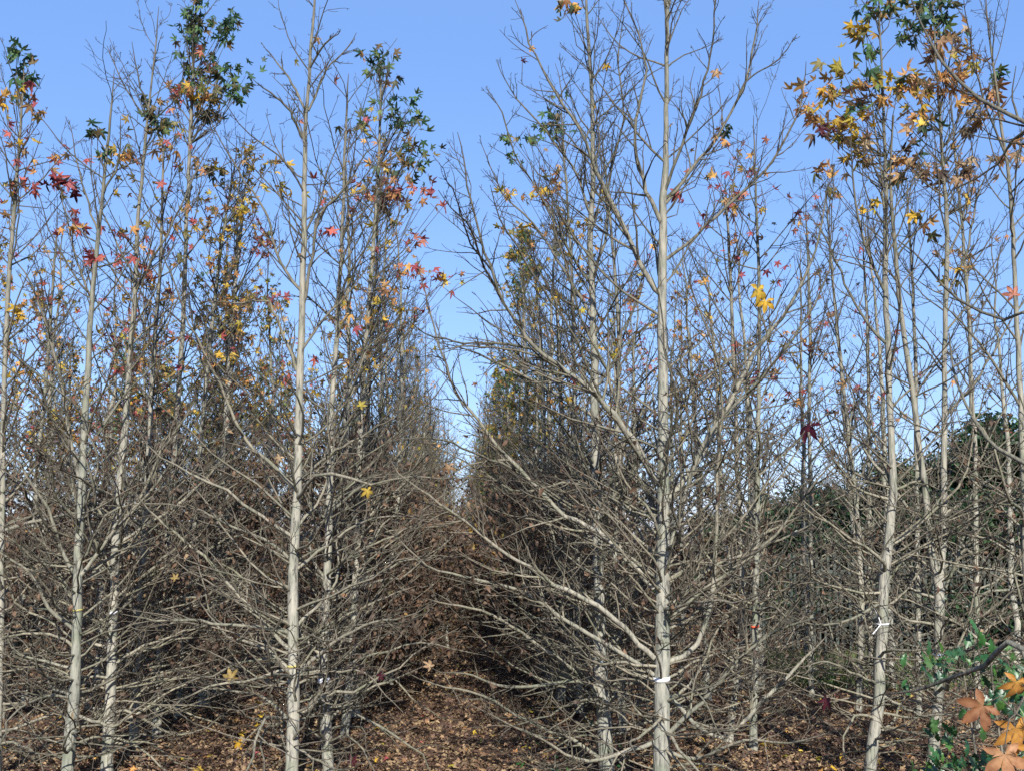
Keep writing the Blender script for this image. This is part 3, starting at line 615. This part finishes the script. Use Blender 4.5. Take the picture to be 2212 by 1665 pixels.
HERO['r3'] = hero(19, "narrow sweetgum seen between the two banded trunks right of the aisle, green tuft above", 8.5,
 [(1345,1560,20),(1336,1400,17),(1329,1200,14),(1330,1000,13),(1335,850,11),(1335,700,10),(1325,550,8),(1310,400,6),(1300,280,4)], npri=60,
 clusters=[(1250,560,30,30,16,O)], kind=({'orange': 2, 'red': 1, 'yellow': 2, 'olive': 2}, .05))
HERO['r20'] = hero(20, "sweetgum left of the blue-banded trunk, green leaves clumped below its top", 9.3,
 [(1252,1525,16),(1250,1400,15),(1246,1200,13),(1244,1000,12),(1240,800,10),(1235,600,8),(1225,430,6),(1215,280,5),(1212,230,3)], npri=62,
 clusters=[(1212,255,28,30,34,G),(1200,290,30,26,20,G),(1130,308,22,14,18,{'green':2,'olive':2}),(1108,345,12,12,8,{'green':1}),(1185,390,26,24,18,O),(1120,420,26,18,14,{'yellow':2,'orange':1})], kind=({'orange': 3, 'yellow': 2, 'olive': 3}, .07))
HERO['r22'] = hero(21, "thin bare sweetgum between the forked stems and the right edge", 8.5,
 [(2112,1562,17),(2110,1400,15),(2108,1200,13),(2106,1000,12),(2100,850,10),(2090,650,9),(2075,450,7),(2060,300,5),(2055,200,3)], npri=56, kind=({'orange': 2, 'tan': 2}, .05), low=15)
HERO['r23'] = hero(22, "bare pale sweetgum hard against the right edge of the picture", 6.6,
 [(2232,1690,24),(2228,1500,22),(2218,1250,18),(2210,1000,15),(2203,850,14),(2192,600,11),(2180,400,9),(2160,250,7),(2140,100,5),(2125,-40,3)], npri=40, Lsc=.85,
 limbs=[(-.2, [(2205,880,8),(2150,790,7),(2080,700,5),(2020,640,3)]),(-.3, [(2170,330,6),(2120,200,5),(2095,80,4),(2080,-20,3)])])
HERO['r21'] = hero(23, "thin bare sweetgum standing behind the gap between the tied and forked trunks", 9.2,
 [(1985,1528,15),(1984,1400,13),(1982,1200,12),(1980,980,11),(1977,754,9),(1970,600,7),(1962,450,5),(1958,380,3)], npri=56, low=15)
HERO['r24'] = hero(24, "thin bare sweetgum rising straight behind the dark wine-red leaf", 10.4,
 [(1752,1482,14),(1752,1300,12),(1751,1090,10),(1748,900,9),(1750,720,8),(1745,550,6),(1740,420,4)], npri=54, kind=({'red': 2, 'orange': 2}, .05), low=15)
HERO['r25'] = hero(25, "thin bare sweetgum with a slightly wavy stem, just right of the shaded trunk", 11.2,
 [(1880,1458,14),(1879,1200,11),(1877,990,10),(1875,754,8),(1868,600,6),(1862,500,4)], npri=54, kind=({'red': 2, 'orange': 2}, .05), low=15)

# the tree just outside the frame at the right, whose branches reach in
rng = np.random.default_rng(77)
near_base = np.array([2.15, 2.9, 0.]); tz = np.linspace(0, 5.6, 30)
NT = np.column_stack([near_base[0] + .05 * np.sin(tz), near_base[1] + .04 * np.cos(tz * 1.3), tz]); NR = .05 * (1 - tz / 5.7) ** .8 + .002
ne = empty("sweetgum_tree", near_base, "sweetgum just outside the right edge, branches and big orange leaves reaching in", "tree", "sweetgum trees standing nearest the camera")
a = Acc(); tubes(a, NT, NR, 12); link("trunk", a.mesh("trunk", BARK, near_base), ne)
b = Acc(); ntips = []
def near_limb(pts, z0, D):
    P = trace(pts, D[0], D[1]); s = np.array([[*NT[np.argmin(abs(NT[:, 2] - z0))], P[0, 3] * 1.3]])
    l = resample(np.vstack([s, P]), 18); la = Acc(); tubes(la, l[:, :3], np.maximum(l[:, 3], .0016), 7); link("limb", la.mesh("limb", BARK, near_base), ne)
    Q, QR = kids(rng, l[None, :, :3], l[None, :, 3], 6, .3, .95, 30, 60, .16, 6, .13, .04); tubes(b, Q, QR, 5); ntips.append(Q[:, -1]); ntips.append(l[6:, :3])
near_limb([(2212,259,10),(2174,245,9),(2107,208,8),(2040,141,7),(2006,84,5),(1976,20,4),(1960,-30,3)], 2.0, (3.4, 4.0))
near_limb([(2212,1401,13),(2141,1432,11),(2040,1468,8),(1980,1490,6),(1900,1500,3)], .75, (3.4, 4.1))
near_limb([(2240,280,8),(2190,300,6),(2160,350,5),(2120,380,4),(2060,410,3)], 1.9, (3.3, 3.6))
near_limb([(2230,1010,10),(2141,956,8),(2090,880,6),(2060,800,5),(2050,720,3)], 1.3, (3.6, 4.2))
near_limb([(2250,700,8),(2160,690,7),(2060,640,6),(1990,560,4),(1940,520,3)], 1.6, (3.6, 4.2))
near_limb([(2260,1420,10),(2235,1470,6),(2215,1500,5),(2195,1540,4)], .8, (2.75, 2.6))
link("crown", b.mesh("crown", BARK, near_base), ne)
for x, y, w, D, cn, lab, tip, nrm in [(2197,1467,86,2.7,'orange',"yellow-orange leaf, highest of the low right cluster",(-.3,0,-1),(.3,-1,.3)), (2128,1520,112,2.65,'tan',"rust-brown five-pointed leaf turned to the left",(-.75,0,-.6),(-.1,-1,.2)),
     (2192,1565,120,2.6,'orange',"orange leaf overlapping the lowest one",(.1,0,-1),(.1,-1,.4)), (2168,1622,124,2.5,'tan',"pale orange leaf hanging lowest in the corner",(.15,-.1,-1),(-.2,-1,.3)), (2225,1610,100,2.6,'orange',None,(.3,0,-1),(.3,-1,.1))]:
    c = pix(x, y, D); la = Acc()
    col = {'tan': (.25, .12, .055), 'orange': (.42, .22, .05)}[cn] if lab is None or 'pale' not in lab else (.42, .24, .12)
    leaves(la, rng, c[None], w / F * D * .5, np.array([col]), STAR2, .42, tipdir=np.array([tip], float), normal=np.array([nrm], float))
    o = link("leaf", la.mesh("leaf", LEAF, near_base, attr='tint'), ne); tag(o, lab)
    T = np.concatenate(ntips); S = T[np.argmin(np.linalg.norm(T - c, axis=1))]; ta = Acc(); mid = (S + c) / 2 + np.array([0, 0, .03])
    tubes(ta, np.array([S, (S + mid) / 2, mid, (mid + c) / 2, c]), np.linspace(.002, .0012, 5), 5); link("petiole", ta.mesh("petiole", BARK, near_base), o)

# ------------------------------------------------------------------ ties on trunks
def stem_at(TP, TR, z):
    return np.array([np.interp(z, TP[:, 2], TP[:, i]) for i in range(3)]), np.interp(z, TP[:, 2], TR)
def tie(key, y, col, label, h=.014, tails=()):
    e, TP, TR = HERO[key]; D = TP[len(TP) // 3, 1]; z = pix(0, y, D)[2]; c, r = stem_at(TP, TR, z); r = r * 1.06 + .0025
    a = Acc(); k = 20; th = np.arange(k) * 2 * math.pi / k; rings = [(r - .002, -h / 2), (r, -h / 2), (r, h / 2), (r - .002, h / 2)]
    V = np.array([[c[0] + rr * math.cos(t), c[1] + rr * math.sin(t), c[2] + dz + .003 * math.sin(t + 1)] for rr, dz in rings for t in th])
    idx = np.arange(4 * k).reshape(4, k); nx = np.roll(idx, -1, 1); q = np.stack([idx[:-1], nx[:-1], nx[1:], idx[1:]], -1).reshape(-1, 4)
    a.add(V, q=q)
    o = link("trunk_tie", a.mesh("trunk_tie", col, c), None, c); tag(o, label, "ribbon", "coloured bands tied round trunks")
    for pts in tails:
        ta = Acc(); P = np.array([[c[0] + dx, c[1] - r - .004 + dy, c[2] + dz] for dx, dy, dz in pts]); P = resample(P, 10); tubes(ta, P, np.full(10, .0035), 6)
        link("string_tail", ta.mesh("string_tail", col, c), o)
WHITE = plain_material("white_tape", (.85, .85, .87), .35); YEL = plain_material("yellow_tape", (.42, .36, .12), .4)
BLU = plain_material("blue_tape", (.45, .6, .75), .4); REDT = plain_material("red_tape", (.7, .12, .05), .4)
tie('main', 1465, WHITE, "white tape band round the thickest trunk right of the aisle", .026)
tie('second', 1425, BLU, "pale blue band round the trunk left of the thickest one", .014)
tie('aisle_left', 1437, YEL, "yellow band round the first trunk left of the aisle", .014)
tie('aisle_next', 1468, WHITE, "white tape round the second trunk left of the aisle", .03)
tie('left_front', 1316, YEL, "thin yellow band on the pale leaning trunk at left", .012)
tie('left_second', 1322, WHITE, "white tag band on the second trunk of the left-hand row", .018)
tie('tied', 1346, WHITE, "bright white string with two loose tails round the trunk at right", .009, tails=[((-.03, 0, 0), (-.05, -.02, .05), (-.085, -.03, .125)), ((-.03, 0, 0), (-.06, -.01, -.03), (-.088, -.01, -.062))])
tie('forked', 1412, BLU, "pale blue string below the fork of the two-stemmed tree", .010)
tie('r17', 1352, REDT, "small red tape on the slim trunk standing alone", .016)

# ------------------------------------------------------------------ the rows behind
rng = np.random.default_rng(5)
ntree = 0
LOOK = {'orange': "orange and yellow leaves above", 'red': "red leaves high up", 'olive': "olive-brown leaves in its crown",
        'bare': "nearly bare above", 'green': "top still green", 'gold': "cloaked in green-gold leaves", 'wide': "brown-leaved branches held low", 'thin': "thin and leafless"}
ORD = "first second third fourth fifth sixth seventh eighth ninth tenth eleventh twelfth".split()
def fill(lat, d0, d1, step, kinds, wts, where, group, sc0=(.9, 1.08), jit=.12, first=None):
    global ntree
    d = d0; cnt = 0
    while d < d1:
        k = kinds[rng.choice(len(kinds), p=np.array(wts) / sum(wts))]; i = int(rng.integers(0, 3))
        p = row(lat + rng.normal(0, jit), d + rng.normal(0, .12)); p[2] = 0
        if p[0] / p[1] * F + CX > -260:
            lab = "sweetgum, " + (ORD[cnt] if cnt < 12 else "far") + " back " + where + ", " + LOOK[k]; cnt += 1
            if cnt <= 12: pass
            plant(i, k, p, rng.uniform(0, 6.28), rng.uniform(*sc0), lab, group + ", " + LOOK[k]); ntree += 1
        d += step * (1 + d * .012)
LG = "crowded rows left of the aisle"; LS = (.76, .96)
K, Wt = ['orange', 'red', 'olive', 'bare', 'green'], [3, 2.4, 3, 2.0, 1.0]
fill(-.85, 9.2, 40, .85, ['wide'], [1], "along the aisle's left side", "row along the aisle's left side", (.8, 1.0), jit=.1)
fill(-2.5, 10.5, 34, 1.2, K, Wt, "in the second row left of the aisle", LG, LS)
fill(-4.0, 8.8, 32, 1.2, K, Wt, "in the third row left of the aisle", LG, LS)
fill(-5.5, 10.5, 30, 1.3, K, Wt, "in the fourth row left of the aisle", LG, LS)
fill(-7.0, 14, 34, 1.25, K, Wt, "in the fifth row left of the aisle", LG, LS)
fill(-8.6, 18, 32, 1.5, K, Wt, "in the sixth row left of the aisle", LG, LS)
fill(1.0, 9.8, 40, .9, ['gold', 'wide', 'olive'], [1.2, 5, .5], "along the aisle's right side", "row along the aisle's right side", (.8, 1.0), jit=.1)
fill(2.35, 10.0, 30, 1.3, ['bare', 'thin', 'orange'], [3, 3, 1], "in the second row right of the aisle", "rows right of the aisle", (.75, .95))
fill(3.2, 11.0, 24, 1.6, ['thin', 'red'], [6, 1], "in the third row right of the aisle", "open rows at right", (.85, 1.0))
fill(4.6, 10.6, 18, 2.2, ['thin'], [5], "in the fourth row right of the aisle", "open rows at right", (.85, 1.0))
fill(5.9, 11.0, 18, 3.2, ['thin'], [5], "in the fifth row right of the aisle", "open rows at right", (.8, .95))
for k, (lt, d, s_) in enumerate([(-.1, 14.5, .45), (.35, 15.5, .48), (-.2, 17, .52), (.25, 18.5, .56), (.0, 20.5, .62), (.4, 23, .68), (-.1, 26, .78)]):
    p = row(lt, d); p[2] = 0
    plant(k % 3, 'wide', p, k * 1.3, s_, "young sweetgum, " + ORD[k] + " of the brown-leaved ones closing off the aisle's far end", "young trees across the aisle's far end")
for k, (x_, y_) in enumerate([(-.6, -2.2), (1.0, -1.4), (2.5, -2.6), (3.9, -1.2)]):  # unseen trees added behind the camera to throw branch shadows into view
    plant(k % 3, 'thin', np.array([x_, y_, 0]), k * 2.1, 1.0, "bare sweetgum of the row at the photographer's back", "row at the photographer's back")
print("trees in the rows:", ntree)

# ------------------------------------------------------------------ evergreens, fence, shrub
def evergreen(seed, H, W, m):
    r = np.random.default_rng(seed); TP, TR = stem(r, H * .9, .09); a = Acc(); tubes(a, TP, TR, 8)
    P, R = primaries(r, TP, TR, 44, .3, H * .85, lambda h: np.interp(h, [0, .5, 1], [1.1, 1.0, .5]), W)
    b = Acc(); tips = []; crown(r, Acc(), P, R, 7, 2, 4, tips=tips); tubes(b, P, R * .6, 4); T = np.concatenate(tips + [P[:, 4], P[:, 6]])
    f = Acc(); idx = r.integers(0, len(T), m); pos = T[idx] + r.normal(0, .13, (m, 3)); pos[:, 2] = np.maximum(pos[:, 2], .1)
    base = np.array([(.018, .05, .02), (.026, .066, .024), (.012, .034, .016), (.045, .095, .035)])
    leaves(f, r, pos, r.uniform(.04, .075, m), base[r.integers(0, 4, m)], OVAL, .3)
    return a.mesh("trunk", BARK), b.mesh("crown", BARK), f.mesh("foliage", GREEN, attr='tint')
EV = [evergreen(31, 3.8, 1.6, 42000), evergreen(32, 3.1, 1.7, 34000)]
ev_spots = [  # photo x, distance, height scale, variant, label
 (1690, 19.5, .85, 1, "dark evergreen bush seen low behind the red-tagged sweetgum"),
 (1775, 17.5, .88, 1, "low dark evergreen between the slim sweetgums and the string-tied one"),
 (1850, 16.6, .9, 1, "dark evergreen behind the shaded sweetgum"),
 (1930, 15.8, .78, 0, "dark evergreen directly behind the string-tied trunk"),
 (2005, 15.2, .80, 0, "dark evergreen behind the forked sweetgum"),
 (2085, 14.8, .88, 0, "tall dark evergreen right of the forked sweetgum"),
 (2160, 14.4, .94, 0, "tallest dark evergreen near the right edge"),
 (2250, 14.0, .97, 0, "dark evergreen cut by the right edge"),
 (1610, 21.0, .8, 1, "farthest dark evergreen, glimpsed behind the thick trunk's limbs")]
protoE = {}
for x, D, s, v, lab in ev_spots:
    if v not in protoE:
        e = empty("evergreen_tree", (0, 0, 0), lab, "tree", "dark evergreens along the boundary"); t, c, f = EV[v]
        link("trunk", t, e); cc = link("crown", c, e); link("foliage", f, cc); protoE[v] = e
    else: e = copy_tree(protoE[v])
    e['label'] = lab; e.location = ((x - CX) / F * D, D, 0); e.rotation_euler = (0, 0, x * .37); e.scale = (s * 1.2, s * 1.2, s * .74)

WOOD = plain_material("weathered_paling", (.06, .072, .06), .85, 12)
def box(acc, x0, x1, y0, y1, z0, z1):
    V = [(x, y, z) for z in (z0, z1) for x, y in ((x0, y0), (x1, y0), (x1, y1), (x0, y1))]
    acc.add(V, q=[(3, 2, 1, 0), (4, 5, 6, 7), (0, 1, 5, 4), (1, 2, 6, 5), (2, 3, 7, 6), (3, 0, 4, 7)])
FA, FB = np.array([3.2, 14.2]), np.array([9.0, 12.8])
fe = empty("paling_fence", (FA[0], FA[1], 0), "long fence of pale upright palings below the evergreens at right", "fence")
fe.rotation_euler = (0, 0, math.atan2(FB[1] - FA[1], FB[0] - FA[0])); FL = float(np.linalg.norm(FB - FA))
fa = Acc(); x = 0
while x < FL:
    h = 1.32 + rng.normal(0, .03); w = rng.uniform(.028, .045); s = rng.normal(0, .008)
    V = [(x, -.012, .03), (x + w, -.012, .03), (x + w, .006, .03), (x, .006, .03), (x + s, -.012, h), (x + w + s, -.012, h), (x + w + s, .006, h), (x + s, .006, h)]
    fa.add(V, q=[(3, 2, 1, 0), (4, 5, 6, 7), (0, 1, 5, 4), (1, 2, 6, 5), (2, 3, 7, 6), (3, 0, 4, 7)]); x += w + rng.uniform(.03, .055)
link("paling_panel", fa.mesh("paling_panel", WOOD, smooth=False), fe)
for z in (.35, 1.05):
    ra = Acc(); box(ra, -.05, FL + .05, .009, .04, z, z + .05); link("rail", ra.mesh("rail", WOOD, smooth=False), fe)
for i in range(4):
    pa = Acc(); xx = i * FL / 3; box(pa, xx - .045, xx + .045, .043, .13, 0, 1.42); link("post", pa.mesh("post", WOOD, smooth=False), fe)

def sapling(x, y0, D, H, m, label, lean=(0, 0), size=(.035, .055)):
    r = np.random.default_rng(int(x)); base = np.array([(x - CX) / F * D, D, 0.])
    e = empty("green_sapling", base, label, "sapling", "green saplings low at right"); a = Acc(); f = Acc(); z = np.linspace(0, H, 12)
    TP = np.column_stack([base[0] + lean[0] * z + .02 * np.sin(z * 5), base[1] + lean[1] * z, z]); TR = np.linspace(.011, .003, 12); tubes(a, TP, TR, 6)
    link("trunk", a.mesh("trunk", BARK, base), e)
    P, R = primaries(r, TP, TR, 26, .12, H - .05, lambda h: np.full_like(h, .42), 1.0, n=6); b = Acc(); tubes(b, P, R, 4)
    Q, QR = kids(r, P, R, 3, .3, .95, 30, 60, .4, 4, .12, .02); tubes(b, Q, QR, 3); c = link("crown", b.mesh("crown", BARK, base), e)
    T = np.concatenate([P[:, 2], P[:, 4], P[:, -1], Q[:, -1], Q[:, 2]]); pos = T[r.integers(0, len(T), m)] + r.normal(0, .03, (m, 3))
    leaves(f, r, pos, r.uniform(*size, m), colours(r, {'green': 1}, m) * np.array([.34, .58, .36]), OAK, .25, normal=np.array([0, -.6, .8]) + r.normal(0, .5, (m, 3)))
    link("foliage", f.mesh("foliage", GREEN, base, attr='tint'), c)
sapling(2120, 0, 4.9, 1.0, 300, "green-leaved sapling right of the forked trunk, behind the big orange leaves")
sapling(2190, 0, 4.4, .6, 180, "bushy green sapling low in the bottom right corner", size=(.03, .045))
sapling(2060, 0, 5.6, .9, 130, "small green sapling close against the forked trunk")
sapling(1190, 0, 6.6, .22, 26, "tiny green seedling in the shade right of the aisle", size=(.02, .03))

# ------------------------------------------------------------------ ground
m, t, b = mat_new("mulch_soil"); tc = N(t, "ShaderNodeTexCoord"); n1 = N(t, "ShaderNodeTexNoise"); n1.inputs['Scale'].default_value = 38; n1.inputs['Detail'].default_value = 8; n1.inputs['Roughness'].default_value = .75
t.links.new(tc.outputs['Object'], n1.inputs[0]); r1 = ramp(t, [(.3, (.035, .02, .014)), (.5, (.11, .058, .035)), (.7, (.20, .11, .06))]); t.links.new(n1.outputs[0], r1.inputs[0])
n2 = N(t, "ShaderNodeTexNoise"); n2.inputs['Scale'].default_value = .5; t.links.new(tc.outputs['Object'], n2.inputs[0])
r2 = ramp(t, [(.35, (.8, .8, .8)), (.65, (1.1, 1.05, 1.0))]); t.links.new(n2.outputs[0], r2.inputs[0])
mx = N(t, "ShaderNodeMix", data_type='RGBA', blend_type='MULTIPLY'); mx.inputs[0].default_value = 1; t.links.new(r1.outputs[0], mx.inputs[6]); t.links.new(r2.outputs[0], mx.inputs[7])
t.links.new(mx.outputs[2], b.inputs['Base Color']); b.inputs['Roughness'].default_value = .95
bp = N(t, "ShaderNodeBump"); bp.inputs['Strength'].default_value = 1; bp.inputs['Distance'].default_value = .04; t.links.new(n1.outputs[0], bp.inputs['Height']); t.links.new(bp.outputs[0], b.inputs['Normal'])
SOIL = m
def hgt(x, y): return .02 * np.sin(x * 2.1 + .7) * np.sin(y * 1.7) + .012 * np.sin(x * 5.3 + y * 3.1) - .02
ga = Acc()
xs = np.concatenate([[-600, -200, -60], np.arange(-20, 20.1, .25), [60, 200, 600]]); ys = np.concatenate([[-200, -30], np.arange(-4, 30.1, .25), [45, 80, 200, 1200]])
X, Yg = np.meshgrid(xs, ys); near = (abs(X) <= 20) & (Yg >= -4) & (Yg <= 30)
Z = np.where(near, hgt(X, Yg), -.02); V = np.stack([X, Yg, Z], -1).reshape(-1, 3); idx = np.arange(X.size).reshape(X.shape)
ga.add(V, q=np.stack([idx[:-1, :-1], idx[:-1, 1:], idx[1:, 1:], idx[1:, :-1]], -1).reshape(-1, 4))
tag(link("ground", ga.mesh("ground", SOIL)), None, None, None, "structure")

r = np.random.default_rng(8); la = Acc()
def scatter(m, y0, y1, size, mixc, tpl, lift=.012, curl=.5, xr=None):
    y = y0 + (y1 - y0) * r.random(m) ** 1.4; half = y * .56 + .6; x = r.uniform(-1, 1, m) * half
    if xr is not None: x = r.uniform(xr[0], xr[1], m)
    pos = np.column_stack([x, y, hgt(x, y) + r.uniform(0, lift, m) + .004])
    nr = np.array([0, 0, 1.]) + r.normal(0, .55, (m, 3)); td = r.normal(0, 1, (m, 3)); td[:, 2] *= .25
    leaves(la, r, pos, r.uniform(*size, m), colours(r, mixc, m), tpl, curl, tipdir=td, normal=nr)
scatter(95000, 5.4, 13, (.012, .032), {'litter': 1}, SHRED, .02)
scatter(16000, 5.4, 14, (.03, .055), {'litter': 8, 'tan': .35}, STAR0, .03, .8)
scatter(1500, 5.4, 13, (.03, .055), {'yellow': 3, 'orange': 2, 'tan': 2, 'red': .6}, STAR0, .035, .4)
scatter(40000, 12.5, 30, (.03, .06), {'litter': 1}, SHRED, .03)
tag(link("leaf_litter", la.mesh("leaf_litter", DEAD, attr='tint')), "brown leaf litter with scattered yellow leaves covering the ground", None, None, "stuff")
# grass below the fence
r = np.random.default_rng(9); gm = 26000; gx = r.uniform(3.0, 9.5, gm); gy = r.uniform(10.9, 13.6, gm) - (gx - 3) * .12; gz = hgt(gx, gy)
hh = r.uniform(.06, .2, gm); d = r.normal(0, .35, (gm, 2)) * hh[:, None]; w = .006; an = r.uniform(0, 6.28, gm)
V = np.stack([np.column_stack([gx - w * np.cos(an), gy - w * np.sin(an), gz]), np.column_stack([gx + w * np.cos(an), gy + w * np.sin(an), gz]), np.column_stack([gx + d[:, 0], gy + d[:, 1], gz + hh])], 1)
ga = Acc(); gc = np.array([(.06, .11, .03), (.09, .13, .04), (.14, .14, .06)])[r.integers(0, 3, gm)]
ga.add(V.reshape(-1, 3), t=np.arange(gm * 3).reshape(-1, 3), c=np.repeat(gc, 3, 0))
tag(link("grass", ga.mesh("grass", GREEN, attr='tint')), "strip of rough green grass in front of the paling fence", None, None, "stuff")
